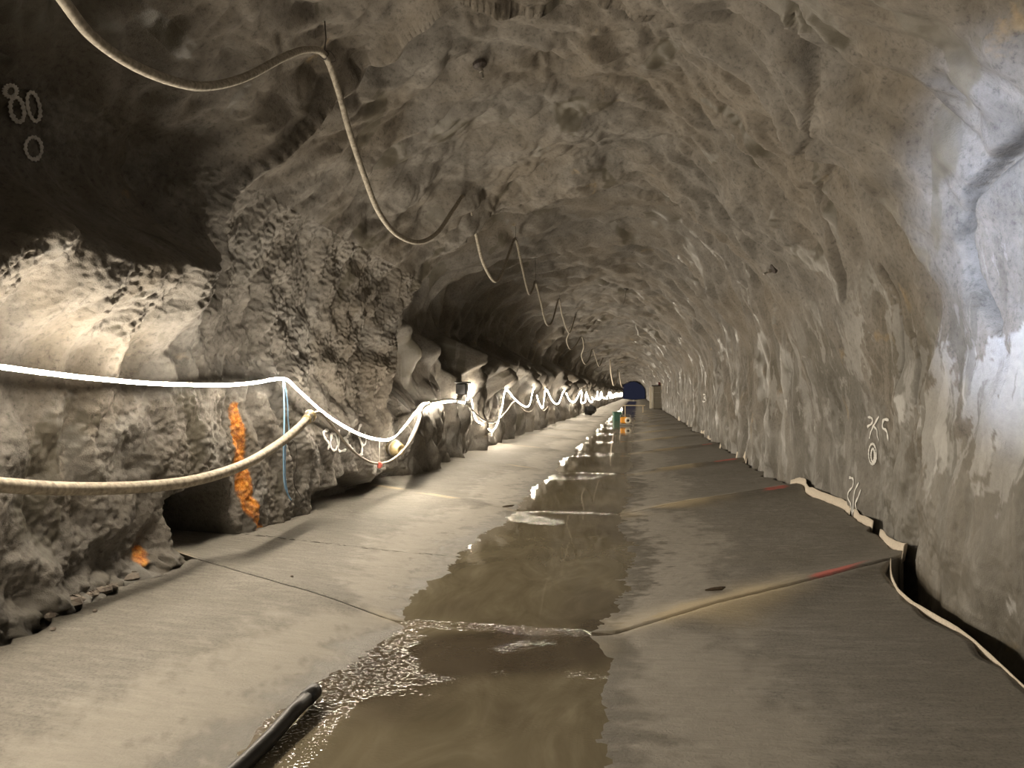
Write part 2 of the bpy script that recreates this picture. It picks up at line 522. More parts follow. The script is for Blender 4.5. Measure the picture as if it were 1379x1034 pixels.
M = dict(
    rock_left=rock_material('sprayed_concrete_left', False),
    rock_roof=rock_material('sprayed_concrete_roof', False),
    rock_right=rock_material('sprayed_concrete_right', True),
    slab=slab_material(), water=water_material(),
    led=emitter('warm_led_tape', (1.0, 0.87, 0.69), STRIP_STRENGTH),
    hose=plain('dusty_grey_hose', (0.30, 0.27, 0.22), .75, scale=40, var=.4),
    bighose=plain('dusty_buff_hose', (0.38, 0.335, 0.265), .8, scale=25, var=.4),
    black=plain('black_rubber', (0.022, 0.021, 0.02), .45),
    darkhose=plain('dark_layflat_hose', (0.13, 0.10, 0.08), .5),
    whitehose=plain('pale_layflat_hose', (0.62, 0.60, 0.54), .5),
    wire=plain('rusty_wire', (0.05, 0.04, 0.035), .6),
    steel=plain('dull_steel', (0.30, 0.28, 0.25), .45, .7),
    brass=plain('dusty_brass', (0.45, 0.36, 0.20), .5, .5),
    blue=plain('pale_blue_cord', (0.30, 0.52, 0.78), .6, var=.1),
    chalk=plain('white_spray_paint', (0.75, 0.74, 0.71), .8, var=.1),
    dimchalk=plain('worn_grey_spray_paint', (0.60, 0.58, 0.56), .85, var=.15),
    felt=plain('beige_geotextile', (0.62, 0.55, 0.45), .9, scale=60, var=.12),
    redtag=plain('red_plastic', (0.70, 0.16, 0.12), .5, var=.1),
    subbase=plain('wet_gravel', (0.05, 0.045, 0.04), .8),
    stone=plain('broken_rock', (0.20, 0.17, 0.14), .85),
    orange=plain('orange_paint', (0.80, 0.34, 0.03), .45, var=.2),
    green=plain('green_plastic', (0.05, 0.13, 0.10), .5),
    cream=plain('cream_panel', (0.72, 0.66, 0.54), .6, var=.08),
    grey=plain('grey_machine_paint', (0.20, 0.18, 0.14), .6),
    maroon=plain('dark_red_paint', (0.13, 0.03, 0.03), .5),
    timber=plain('pale_timber', (0.62, 0.52, 0.36), .8),
    wood=plain('dark_wood', (0.07, 0.05, 0.03), .9),
)

# ------------------------------------------------------------------ rock shell
def stamp(s, y, pts_sy, wid):
    """soft mask along a polyline in wall coordinates, wid at each point"""
    m = np.zeros(np.shape(s))
    for (a, wa), (b, wb_) in zip(zip(pts_sy[:-1], wid[:-1]), zip(pts_sy[1:], wid[1:])):
        vx, vy = b[0] - a[0], b[1] - a[1]
        t = np.clip(((s - a[0]) * vx + (y - a[1]) * vy) / (vx * vx + vy * vy), 0, 1)
        d = np.hypot(s - a[0] - t * vx, y - a[1] - t * vy) / (wa + (wb_ - wa) * t)
        m = np.maximum(m, 1 - sstep(0.7, 1.1, d))
    return m

def sy(px, py):
    p = wall_point(px, py)
    s, _ = to_section(np.array([p[0]]), np.array([p[2]]))
    return float(s[0]), float(p[1])

RUST = [([sy(*q) for q in ((314, 548), (318, 590), (326, 640), (336, 680), (349, 715), (357, 730))], [.055, .10, .10, .09, .08, .06])]
RUST2 = [([sy(*q) for q in ((186, 742), (191, 756))], [.05, .045])]

def shell(name, s0, s1, patches, mat, wetfn=None):
    Vs, Fs, at = [], [], dict(wet=[], dry=[], rust=[], low=[])
    base = 0
    for (y0, y1, dy, ds, grain) in patches:
        ny = max(2, int(round((y1 - y0) / dy)) + 1); ns = max(2, int(round((s1 - s0) / ds)) + 1)
        Y, S = np.meshgrid(np.linspace(y0, y1, ny), np.linspace(s0, s1, ns), indexing='ij')
        d = disp(S, Y, grain)
        x, z, nx, nz = section(S)
        V = np.stack([x + d * nx, Y, z + d * nz], -1).reshape(-1, 3)
        Vs.append(V); Fs.append(grid_faces(ny, ns, base, True)); base += len(V)
        wet, dry, rust = (wetfn(S, Y) if wetfn else (0 * S, 0 * S, 0 * S))
        at['wet'].append(wet.ravel()); at['dry'].append(dry.ravel()); at['rust'].append(rust.ravel()); at['low'].append(sstep(SR + 0.05, SR + 1.1, S + 0.35 * noise(S * 1.2, Y * 1.2, 81) + 0.2 * noise(S * 5, Y * 5, 82)).ravel())
    me = np_mesh(name, np.concatenate(Vs), np.concatenate(Fs), True, {k: np.concatenate(v) for k, v in at.items()})
    return tag(obj_mesh(name, me, mat), kind='structure')

def left_marks(S, Y):
    edge = 0.35 * noise(S * 9, Y * 9, 61) + 0.25 * noise(S * 30, Y * 30, 62)
    rust = np.zeros(S.shape)
    if Y.min() < 9 and Y.max() > 5:
        for pts, w in RUST + RUST2:
            rust = np.maximum(rust, stamp(S, Y, pts, [k * 1.0 for k in w]))
        rust = np.clip(rust * (0.8 + edge), 0, 1)
    wet = 0.75 * (1 - sstep(0.1, 0.35, S + 0.1 * noise(S * 5, Y * 5, 63)))
    dry = 0.55 * sstep(0.18, 0.30, noise(S * 1.6, Y * 1.6, 64) + 0.12 * noise(S * 14, Y * 14, 65)) * 0.4
    return np.clip(wet, 0, 1), dry, rust

def right_marks(S, Y):
    z = S_TOT - S
    n1 = noise(S * 0.9, Y * 0.7, 71) + 0.5 * noise(S * 3, Y * 3, 72) + 0.22 * noise(S * 11, Y * 11, 73) + 0.14 * noise(S * 28, Y * 28, 74)
    near = 1 - sstep(7.5, 10.0, Y)
    wet = sstep(-0.03, 0.03, n1 * 0.7 + (1.25 - z) * 1.1 + 0.10) * (0.85 * near + 0.55 * (1 - near) * (1 - sstep(0.6, 1.6, z)))
    n2 = noise(S * 0.7, Y * 1.3, 75) + 0.45 * noise(S * 2.2, Y * 3.4, 76) + 0.3 * noise(S * 8, Y * 9, 77) + 0.16 * noise(S * 24, Y * 24, 78)
    dry = sstep(0.02, 0.08, n2 + 0.05 - 0.5 * np.abs(z - 1.9)) * near * 0.75
    dry2 = sstep(0.26, 0.34, noise(S * 0.45, Y * 2.6, 79) + 0.4 * noise(S * 5, Y * 9, 80)) * 0.45 * (1 - near)
    wet = wet * (1 - (dry > 0.3))
    up = sstep(SR + 0.1, SR + 1.0, S); wet = wet * up; dry = dry * up; dry2 = dry2 * up
    return np.clip(wet, 0, 1), np.maximum(dry, dry2), np.zeros(S.shape)

SL, SR = 3.6, 10.6
shell('wall_left', -0.3, SL, [(-9, 2.4, .12, .1, 0), (2.38, 12.6, .0145, .0145, .022), (12.58, 24, .035, .03, .010), (23.9, 60, .14, .07, 0), (59.8, 210, .5, .14, 0)], M['rock_left'], left_marks)
shell('ceiling', SL, SR, [(-9, 3.0, .15, .12, 0), (2.95, 14, .026, .026, .008), (13.95, 36, .08, .06, 0), (35.9, 90, .22, .12, 0), (89.7, 210, .6, .2, 0)], M['rock_roof'])
shell('wall_right', SR, S_TOT + 0.4, [(-9, 3.0, .15, .12, 0), (2.98, 10, .018, .018, .007), (9.98, 30, .05, .04, 0.002), (29.9, 80, .16, .08, 0), (79.7, 210, .5, .16, 0)], M['rock_right'], right_marks)
# closed ends of the drift
def end_wall(name, y, sgn):
    mb = MB(); n = 40
    pts = []
    for s in np.linspace(-0.3, S_TOT + 0.3, n):
        x, z, nx, nz = section(s); pts.append((float(x) - 0.6 * float(nx), y, float(z) - 0.6 * float(nz)))
    c = (CX, y + sgn * 0.5, 2.0)
    mb.v = pts + [c]; mb.f = [((i, i + 1, n) if sgn < 0 else (i + 1, i, n)) for i in range(n - 1)]
    return tag(mb.build(name, M['rock_roof'], None, True), kind='structure')
end_wall('wall_back', -8.9, -1)

# ------------------------------------------------------------------ floor slabs
BAY, J0 = 4.9, 0.0
def skew(x):
    dx = x - CX
    return np.where(dx > 0.7, 0.80 * (dx - 0.7), np.where(dx < -0.7, 0.42 * (-dx - 0.7), 0.0))

def joint_phase(x, y):
    v = (y - skew(x) - J0) / BAY
    return v - np.floor(v)

def floor_z(x, y, fine=True):
    dx = x - (CX - 0.06)
    z = 0.062 * (np.sqrt(dx * dx + 0.09) - 0.30)
    f = joint_phase(x, y); dj = np.minimum(f, 1 - f) * BAY
    rise = sstep(0.5, 1.6, np.abs(dx))
    z = z + (0.002 + 0.045 * rise) * np.exp(-(dj / 0.28) ** 2) - 0.018 * rise * np.sin(f * math.pi) ** 2
    z = z + 0.004 * noise(x * 1.1, y * 1.1, 90) + 0.003 * noise(x * 3.4, y * 3.4, 91)
    if fine:
        z = z + 0.0022 * noise(x * 13, y * 13, 92) + 0.0014 * noise(x * 31, y * 31, 93)
    return z

def edge_right(y):
    w = right_x(y, 0.14)
    gap = 0.05 + 0.20 * box(2.0, 3.5, 6.6, 7.1, y) + 0.10 * box(7.6, 7.9, 8.5, 9.0, y) + 0.05 * box(10, 10.5, 11.5, 12.0, y)
    return w - gap

def edge_left(y):
    w = CX - HW + disp(np.full(np.shape(y), 0.12), y)
    return np.minimum(w + 0.10, -3.62) * (y < 7) + (w - 0.15) * (y >= 7)

tag(obj_mesh('floor', np_mesh('floor', [(-6, -9, -0.22), (5, -9, -0.22), (5, 210, -0.22), (-6, 210, -0.22)], [(0, 1, 2, 3)], False), M['subbase']), kind='structure')
FLOOR = bpy.data.objects['floor']
WATER_Z = 0.030

def slab(side, k, nbay=1):
    ya, yb = J0 + k * BAY + 0.006, J0 + (k + nbay) * BAY - 0.006
    mid = (ya + yb) / 2
    res = 0.022 if 0 < k < 3 else (0.05 if k < 5 else 0.11)
    if nbay > 1: res = 0.4
    if mid < 0: res = 0.3
    nu = int(3.2 / res) + 2; nv = int((yb - ya) / res) + 2
    U, Vv = np.meshgrid(np.linspace(0, 1, nu), np.linspace(ya, yb, nv), indexing='ij')
    x = CX + (side * 3.0) * U
    for _ in range(3):
        y = Vv + skew(x)
        xe = edge_right(y) if side > 0 else edge_left(y)
        x = CX + (xe - CX) * U
    y = Vv + skew(x)
    z = floor_z(x, y)
    lower = sstep(0.0, 0.012, np.minimum(Vv - ya, yb - Vv))
    z = z - 0.012 * (1 - lower)
    top = np.stack([x, y, z], -1).reshape(-1, 3)
    ring = list(range(0, nv)) + [i * nv + nv - 1 for i in range(1, nu)] + [(nu - 1) * nv + j for j in range(nv - 2, -1, -1)] + [i * nv for i in range(nu - 2, 0, -1)]
    sk = top[ring].copy(); sk[:, 2] = -0.2
    F = grid_faces(nu, nv, 0, side > 0)
    n0 = len(top); R = len(ring)
    sf = np.array([(ring[i], ring[(i + 1) % R], n0 + (i + 1) % R, n0 + i) for i in range(R)])
    V = np.concatenate([top, sk])
    hgt = z - WATER_Z
    wob = 0.010 * noise(x * 5, y * 5, 95) + 0.006 * noise(x * 17, y * 17, 96)
    wet = 1 - sstep(0.002, 0.016, hgt + wob)
    rim = box(0.004, 0.012, 0.030, 0.055, hgt + wob * 1.6)
    dj = np.minimum(Vv - ya, yb - Vv)
    sand = np.exp(-((dj + 0.14 * noise(x * 2.2, y * 2.2, 97)) / 0.33) ** 2) * sstep(-0.35, 0.15, noise(x * 1.4, y * 1.4, 98) + 0.15) * (1 - sstep(1.7, 2.4, x - CX)) * (side > 0)
    sand = sand + 0.7 * np.exp(-((dj) / 0.07) ** 2) * (side < 0) * sstep(-0.1, 0.2, noise(x * 1.4, y * 1.4, 99))
    red = np.zeros(x.shape)
    if side > 0:
        red = box(-0.02, 0.03, 0.10, 0.17, dj + 0.03 * noise(x * 9, y * 9, 94)) * box(0.18, 0.30, 0.52, 0.62, xe - x) * (k in (1, 2, 3))
    # run of seepage water across the second left slab
    if side < 0 and k == 1:
        run = np.exp(-((y - (7.25 - 0.35 * (x + 2.2)) + 0.08 * noise(x * 3, y * 3, 100)) / 0.05) ** 2) * box(-3.1, -2.8, -1.7, -1.5, x)
        rim = np.maximum(rim, run)
    if side < 0 and k == 1:
        # damp sheet around the joint
        pass
    pad = lambda a: np.concatenate([np.asarray(a, float).ravel() + 0 * top[:, 0], np.zeros(R)])
    me = np_mesh('slab', V, np.concatenate([F, sf]), True, dict(wet=pad(wet), rim=pad(rim), sand=pad(np.clip(sand, 0, 1)), red=pad(red)))
    o = obj_mesh('slab', me, M['slab'], FLOOR)
    return o

for k in range(-2, 13):
    slab(-1, k); slab(1, k)
slab(-1, 13, 29); slab(1, 13, 29)

# ------------------------------------------------------------------ water in the channel
def water():
    Vs, Fs, ri, cl = [], [], [], []; base = 0
    for (y0, y1, d) in ((0.3, 22, .03), (22, 62, .12), (62, 150, .6)):
        nu = int(2.4 / d) + 2; nv = int((y1 - y0) / d) + 1
        X, Y = np.meshgrid(np.linspace(-1.2, 1.2, nu) + CX, np.linspace(y0, y1, nv), indexing='ij')
        f = joint_phase(X, Y)
        # level: just over the sill at each joint, slightly lower downstream of it
        lvl = WATER_Z + 0.002 * sstep(0.0, 0.03, f) * (1 - f)
        Z = lvl + 0.00015 * noise(X * 9, Y * 12, 110)
        Z = np.where(Z < floor_z(X, Y) - 0.03, -0.03, Z)
        Vs.append(np.stack([X, Y, Z], -1).reshape(-1, 3)); Fs.append(grid_faces(nu, nv, base, True)); base += nu * nv
        down = np.where(f > 0.5, (1 - f) * BAY, -f * BAY)          # distance downstream of the sill
        near_sill = np.exp(-(down / 0.06) ** 2)
        below = box(0.0, 0.1, 0.7, 1.3, down) * sstep(-0.25, 0.25, noise(X * 1.3, Y * 1.6, 111))
        depth = Z - floor_z(X, Y)
        edge = 1 - sstep(0.003, 0.010, depth)
        r = np.clip(near_sill * 0.6 + below * (0.12 + 0.30 * sstep(0.2, -0.6, X - CX)) + edge * 0.03, 0, 1)
        first = np.where(Y < 5.2, 1.0, 0.25)
        r = np.clip(r + 0.30 * (Y < 4.7) * sstep(-0.35, -0.75, X - CX) + 0.10 * (Y < 5) * sstep(0.1, 0.35, noise(X * 2.5, Y * 4, 114)), 0, 1)
        ri.append((r * (0.35 + 0.65 * first)).ravel())
        c = box(-0.1, 0.1, 0.7, 1.25, down + 0.35 * noise(X * 1.5, Y * 1.5, 112) + 0.5 * (X - CX)) * first
        c = np.clip(c + 0.5 * sstep(0.15, 0.4, noise(X * 1.2, Y * 0.8, 113)), 0, 1)
        cl.append(c.ravel())
    me = np_mesh('channel_water', np.concatenate(Vs), np.concatenate(Fs), True, dict(riffle=np.concatenate(ri), clear=np.concatenate(cl)))
    o = obj_mesh('channel_water', me, M['water'])
    tag(o, 'shallow muddy brown water lying along the middle of the concrete floor', 'water', kind='stuff')
water()

# ------------------------------------------------------------------ LED tape along the left wall
def hang(points, off):
    """points: (px, py, pinned). pinned points touch the rock, the others hang in the vertical plane between them"""
    if not callable(off):
        o0 = off; off = lambda u: o0
    pins = {i: wall_point(p[0], p[1], off(p[0])) for i, p in enumerate(points) if p[2]}
    idx = sorted(pins); out = []
    for i, p in enumerate(points):
        if i in pins:
            out.append(pins[i]); continue
        a = max([j for j in idx if j < i], default=idx[0]); b = min([j for j in idx if j > i], default=idx[-1])
        A, B = pins[a], pins[b]
        d = ray(p[0], p[1])
        if a == b:
            n = np.array([1.0, 0, 0])
        else:
            n = np.array([B[1] - A[1], -(B[0] - A[0]), 0.0])
        t = np.dot(n, A - EYE) / np.dot(n, d)
        q = EYE + d * t
        lim = left_x(q[1], q[2]) + off(p[0])
        if q[0] < lim:
            q = wall_point(p[0], p[1], off(p[0]))
        out.append(q)
    return out

LED_PX = [(-330, 452, 1), (-200, 470, 0), (-90, 483, 0), (0, 494, 0), (60, 502, 0), (120, 509, 0), (200, 516, 0), (260, 518, 0), (310, 518, 0), (345, 515, 0),
          (382, 510, 1), (400, 524, 0), (430, 551, 0), (455, 569, 0), (485, 585, 0), (512, 592, 0), (528, 590, 0), (545, 574, 0), (562, 552, 0),
          (571, 543, 1), (590, 543, 0), (612, 540, 0), (628, 541, 1), (633, 519, 1), (636, 545, 1), (641, 565, 0), (650, 571, 0), (657, 577, 0), (663, 580, 0), (670, 570, 0), (676, 548, 0),
          (681, 525, 1), (692, 536, 0), (704, 546, 0), (713, 545, 0), (719, 522, 1), (725, 540, 0), (731, 549, 0), (735, 524, 1), (744, 540, 0), (752, 543, 0), (760, 526, 1),
          (767, 539, 0), (774, 541, 0), (780, 530, 1)]
led_pts = hang(LED_PX, lambda p: 0.26 if p < 560 else 0.07)
# the tape runs on behind the viewer and down to the far end, pinned every few metres
back = [np.array([left_x(y, z) + 0.28, y, z]) for y, z in ((-7.5, 1.7), (-5.0, 1.35), (-2.5, 1.7), (-0.5, 1.6))]
rnd = random.Random(4)
far_pts = []
y = float(led_pts[-1][1]) + 2.0
while y < 190:
    for fr, zz in ((0.0, 1.0), (0.25, 0.72), (0.5, 0.62), (0.75, 0.78)):
        yy = y + fr * 6.5
        zt = 1.78 if fr == 0 else 0.55 + zz * 0.75 + rnd.uniform(-.1, .1)
        far_pts.append(np.array([left_x(yy, zt) + (0.08 if fr == 0 else 0.16), yy, zt]))
    y += 6.5
led_path = smooth_path(back + led_pts + far_pts, 4)
def tape(path, mat_front, mat_back):
    """flat tape: lit face to the drift and lit rounded edges, dark backing to the rock"""
    P = np.array(path); n = len(P)
    T = np.gradient(P, axis=0); T /= np.linalg.norm(T, axis=1)[:, None]
    V = []; F = []; mi = []
    prof = [(-.003, -.014), (.004, -.014), (.009, -.007), (.009, .007), (.004, .014), (-.003, .014)]
    for i in range(n):
        tw = -0.02 + 0.25 * math.sin(P[i, 1] * 1.7)
        N = np.array([1.0, 0, 0]) - T[i] * T[i, 0]; N /= np.linalg.norm(N)
        B = np.cross(N, T[i])
        N2 = math.cos(tw) * N + math.sin(tw) * B; B2 = -math.sin(tw) * N + math.cos(tw) * B
        for a_, b_ in prof: V.append(P[i] + N2 * a_ + B2 * b_)
    m = len(prof)
    for i in range(n - 1):
        for k in range(m):
            k2 = (k + 1) % m
            F.append((i * m + k, i * m + k2, (i + 1) * m + k2, (i + 1) * m + k)); mi.append(1 if k == m - 1 else 0)
    me = bpy.data.meshes.new('led_strip'); me.from_pydata([tuple(map(float, v)) for v in V], [], F); me.update()
    me.materials.append(mat_front); me.materials.append(mat_back)
    me.polygons.foreach_set('material_index', mi)
    return link(bpy.data.objects.new('led_strip', me))
led = tape(led_path, M['led'], M['steel'])
tag(led, 'glowing warm white light strip strung in loops along the left rock wall', 'light strip')

# ------------------------------------------------------------------ added unseen lamp for the cool patch on the right wall
lamp_loc = np.array([left_x(0.9, 2.2) + 0.45, 0.9, 2.2])
lamp = empty('added_lamp', tuple(lamp_loc), 'added unseen cool lamp behind the viewer that lights the right wall', 'lamp')
aim = np.array([2.25, 4.75, 2.45]) - lamp_loc; aim /= np.linalg.norm(aim)
rz = math.atan2(aim[1], aim[0]) - math.pi / 2
child(MB().box(lamp_loc - aim * 0.04, (0.22, 0.08, 0.16), rz, .012), 'housing', M['black'], lamp)
child(MB().box(lamp_loc + aim * 0.004, (0.19, 0.01, 0.13), rz), 'lens', plain('lamp_glass', (0.8, 0.85, 0.9), .2), lamp)
child(MB().tube([lamp_loc - aim * 0.05, (left_x(0.9, 2.1) - .02, 0.9, 2.1)], .014, 8), 'bracket', M['steel'], lamp)
sd = bpy.data.lights.new('added_spot', 'SPOT')
sd.energy = SPOT_ENERGY; sd.color = (0.62, 0.74, 1.0); sd.spot_size = math.radians(23); sd.spot_blend = 1.0; sd.shadow_soft_size = 0.07
so = bpy.data.objects.new('added_spot', sd)
link(so, lamp)
so.location = tuple(aim * 0.03)
import mathutils
so.rotation_euler = mathutils.Vector(tuple(aim)).to_track_quat('-Z', 'Y').to_euler()

# ------------------------------------------------------------------ hoses
def on_plane(pts, x):
    return [plane_x(a, b, x) for a, b in pts]

def ceiling_above(p):
    z = np.linspace(p[2] + 0.02, p[2] + 2.5, 400)
    s, dep = to_section(np.full(400, p[0]), z)
    h = dep - disp(s, np.full(400, p[1]))
    i = int(np.argmax(h < 0))
    return np.array([p[0], p[1], z[i]])

HX = -2.4
OVER = [(20, -110), (55, -45), (85, 0), (125, 50), (180, 88), (235, 110), (280, 116), (330, 104), (380, 78), (412, 67), (437, 74), (455, 120), (470, 175), (490, 235),
        (510, 285), (535, 316), (565, 326), (590, 312), (612, 280), (627, 265), (640, 312), (650, 352), (665, 378), (675, 370), (686, 340), (694, 322), (702, 355),
        (709, 385), (713, 396), (718, 388), (721, 380), (728, 405), (733, 428), (738, 438), (744, 432), (750, 410), (753, 404), (758, 428), (766, 448), (771, 438), (774, 427),
        (768, 445), (763, 458), (768, 470), (776, 464), (783, 453), (786, 467), (783, 479), (788, 490), (794, 482), (798, 470), (803, 484), (807, 493), (812, 482)]
over_pts = on_plane(OVER[:41], HX)
ymax = over_pts[-1][1]
for i, (a, b) in enumerate(OVER[41:]):
    d_ = ray(a, b); yy = ymax + 0.9 * (i + 1)
    over_pts.append(EYE + d_ * (yy / d_[1]))
path = smooth_path(over_pts, 6)
tag(MB().tube(path, 0.026, 10).build('air_hose', M['hose'], None, True), 'long dusty grey hose slung in loops from wires under the rock ceiling', 'hose')
HANG = [(437, 74), (627, 265), (694, 322), (721, 380), (753, 404), (774, 427)]
HLBL = ['thin wire holding the overhead hose nearest the viewer, top left', 'wire holding the overhead hose at its second hanging point',
        'wire holding the overhead hose at its third hanging point', 'wire holding the overhead hose at its fourth hanging point',
        'wire holding the overhead hose at its fifth hanging point', 'farthest wire holding the overhead hose']
for (a, b), lb in zip(HANG, HLBL):
    p = plane_x(a, b, HX); c = ceiling_above(p)
    root = empty('hanger_wire', tuple(c), lb, 'wire', 'wires carrying the overhead hose')
    child(MB().tube([c + (0, 0, .05), c, (c + p) / 2 + (.012, 0, 0), p + (0, 0, .03)], .005, 6), 'wire', M['wire'], root)
    loop = [p + (0.032 * math.cos(t), 0.01 * math.sin(3 * t), 0.032 * math.sin(t)) for t in np.linspace(0.4, 2 * math.pi + 0.4, 18)]
    child(MB().tube(loop, .005, 6), 'loop', M['wire'], root)
    tail = [p + (0, 0, .03), p + (.03, .05, .045), p + (.05, .10, .0), p + (.02, .07, -.03)]
    child(MB().tube(smooth_path(tail, 4), .0035, 5), 'tail', M['wire'], root)

BIG = [(-330, 610, 1), (-150, 638, 0), (0, 653, 0), (100, 658, 0), (200, 655, 0), (270, 645, 0), (330, 625, 0), (375, 598, 0), (400, 578, 0), (414, 564, 1)]
big_pts = hang(BIG, 0.31)
bp = smooth_path(big_pts, 8)
hose = MB().tube(bp, 0.046, 14).build('water_hose', M['bighose'], None, True)
tag(hose, 'thick buff dust-covered hose sagging low along the near left wall', 'hose')
# coupling on its end
e = bp[-1]; ax = bp[-1] - bp[-3]; ax /= np.linalg.norm(ax)
cp = empty('hose_coupling', tuple(e), 'brassy metal coupling joining the thick hose to the thin dark hose', 'coupling')
child(MB().lathe([(.050, 0.0), (.056, .01), (.056, .05), (.050, .055), (.050, .10), (.068, .105), (.070, .16), (.060, .17), (.045, .19), (.030, .22)], e - ax * .05, ax, 16), 'sleeve', M['brass'], cp, True)
for o_ in (-.015, .035):
    child(MB().lathe([(.057, 0), (.062, .004), (.062, .014), (.057, .018)], e + ax * o_, ax, 16), 'clamp_ring', M['steel'], cp, True)
child(MB().tube([e + ax * .10, e + ax * .08 + (0, -.05, .07), e + ax * .04 + (.02, -.14, .06)], .008, 6), 'lever', M['steel'], cp)
end = e + ax * .16

THIN = [(432, 556, 0), (450, 576, 0), (470, 602, 0), (490, 618, 0), (508, 624, 0), (528, 619, 0), (548, 600, 0), (562, 572, 0), (571, 548, 1), (592, 539, 0), (614, 538, 0),
        (629, 543, 1), (640, 556, 0), (655, 567, 0), (668, 567, 0), (681, 555, 0), (694, 540, 1), (706, 553, 0), (716, 553, 0), (722, 540, 1), (731, 553, 0), (738, 548, 1)]
tp = hang([(427, 552, 1)] + THIN, lambda p: 0.27 if p < 560 else 0.10)
tp[0] = end
tp = smooth_path(tp, 6)
rr = np.array([0.016 + 0.022 * float(box(10.6, 11.5, 13.2, 13.8, p[1])) + .006 * float(sstep(14, 20, p[1])) for p in tp])
tag(MB().tube(tp, rr, 8).build('layflat_hose', plain('grey_layflat', (0.34, 0.30, 0.25), .6), None, True), 'thin flattened hose drooping below the light strip past the chalked letters', 'hose')

# red tag on a cord
q = hang([(380, 510, 1), (511, 626, 0), (571, 543, 1)], 0.26)[1]
q2 = hang([(380, 510, 1), (511, 592, 0), (571, 543, 1)], 0.26)[1]
tg = empty('red_clip', tuple(q), 'small red plastic clip hanging on a cord from the light strip', 'clip')
child(MB().box(q, (.05, .075, .09), .2, .01).box(q + (0.01, .045, -.01), (.03, .04, .04), .2, .006), 'body', M['redtag'], tg)
child(MB().tube([q + (0, 0, .04), q2], .006, 6), 'cord', M['chalk'], tg)

# pipe stub out of the wall
c = wall_point(527, 602); d_ = np.array([.85, -.5, -.12]); d_ /= np.linalg.norm(d_)
ps = empty('pipe_stub', tuple(c), 'short rusty steel pipe end poking out of the wall above the hose', 'pipe')
child(MB().lathe([(.115, -.1), (.115, .10), (.105, .11), (.105, .15), (.085, .155), (.085, .22), (.045, .22), (.042, .12), (.001, .12)], c, d_, 18), 'pipe', M['brass'], ps, True)
child(MB().lathe([(.115, 0), (.128, .005), (.128, .035), (.115, .04)], c + d_ * .05, d_, 18), 'ring', M['steel'], ps, True)
child(MB().tube([c + d_ * .08 + (0, 0, .12), c + d_ * .12 + (.03, .12, .06), c + d_ * .1 + (.05, .28, -.08)], .008, 6), 'wire', M['wire'], ps)

# blue cords and loose wires hanging under the light strip
a = wall_point(382, 511, .27)
def drop(name, pix, rad, mat, label, cat, grp=None):
    d0 = a[0]
    pts = []
    for (u, v) in pix:
        dd = ray(u, v); t = (a[0] + 0.02) / dd[0]
        pts.append(EYE + dd * t)
    pts = [np.array([max(p[0], left_x(p[1], max(p[2], 0.05)) + 0.05), p[1], p[2]]) for p in pts]
    tag(MB().tube(smooth_path(pts, 6), rad, 6).build(name, mat, None, True), label, cat, grp)
drop('cord', [(382, 511), (383, 560), (382, 610), (383, 650), (388, 666), (392, 673)], .009, M['blue'], 'long pale blue cord hanging from the light strip, reaching lowest', 'cord', 'cords hanging from the light strip')
drop('cord', [(383, 511), (387, 540), (388, 565), (389, 580), (385, 592), (384, 640), (387, 662)], .007, M['blue'], 'shorter pale blue cord looped over the thick hose', 'cord', 'cords hanging from the light strip')
drop('wire', [(396, 566), (389, 585), (398, 598), (400, 620), (396, 650), (406, 670)], .004, M['wire'], 'thin dark wire dangling below the thick hose end', 'wire')

# dark box by the second bright drop of the tape
c = wall_point(622, 524, .12)
jb = empty('junction_box', tuple(c), 'dark junction box on the wall beside a bright drop of the light strip', 'box')
child(MB().box(c, (.22, .34, .24), 0.1, .02), 'body', M['black'], jb)
child(MB().box(c + (0.02, 0, .14), (.30, .42, .035), 0.1, .01), 'lid', M['black'], jb)
child(MB().tube([c + (.1, 0, -.12), c + (.1, .02, -.25), c + (.05, .1, -.35)], .015, 8), 'cable', M['black'], jb)

# black hose end lying on the wet slab
ends = [floor_pt(421, 942, .05), floor_pt(330, 1026, .05)]
dirv = (ends[1] - ends[0]); dirv[2] = 0; dirv /= np.linalg.norm(dirv)
pts = []
for t in np.linspace(0, 3.0, 14):
    p = ends[0] + dirv * t + np.array([0.02 * math.sin(t * 2), 0, 0])
    pts.append((p[0], p[1], float(floor_z(np.array([p[0]]), np.array([p[1]]))[0]) + 0.040 + (0.02 if t < .3 else 0)))
dh = MB()
bh = empty('drain_hose', pts[0], 'black rubber hose end lying at the water edge in the foreground', 'hose')
child(MB().tube(pts, .036, 14), 'tube', M['black'], bh, True)
ax = np.array(pts[0]) - np.array(pts[1]); ax /= np.linalg.norm(ax)
child(MB().lathe([(.0365, 0), (.041, .004), (.041, .10), (.034, .106), (.030, .106), (.028, .02), (.001, .02)], np.array(pts[0]) - ax * .08, ax, 16), 'cuff', M['black'], bh, True)

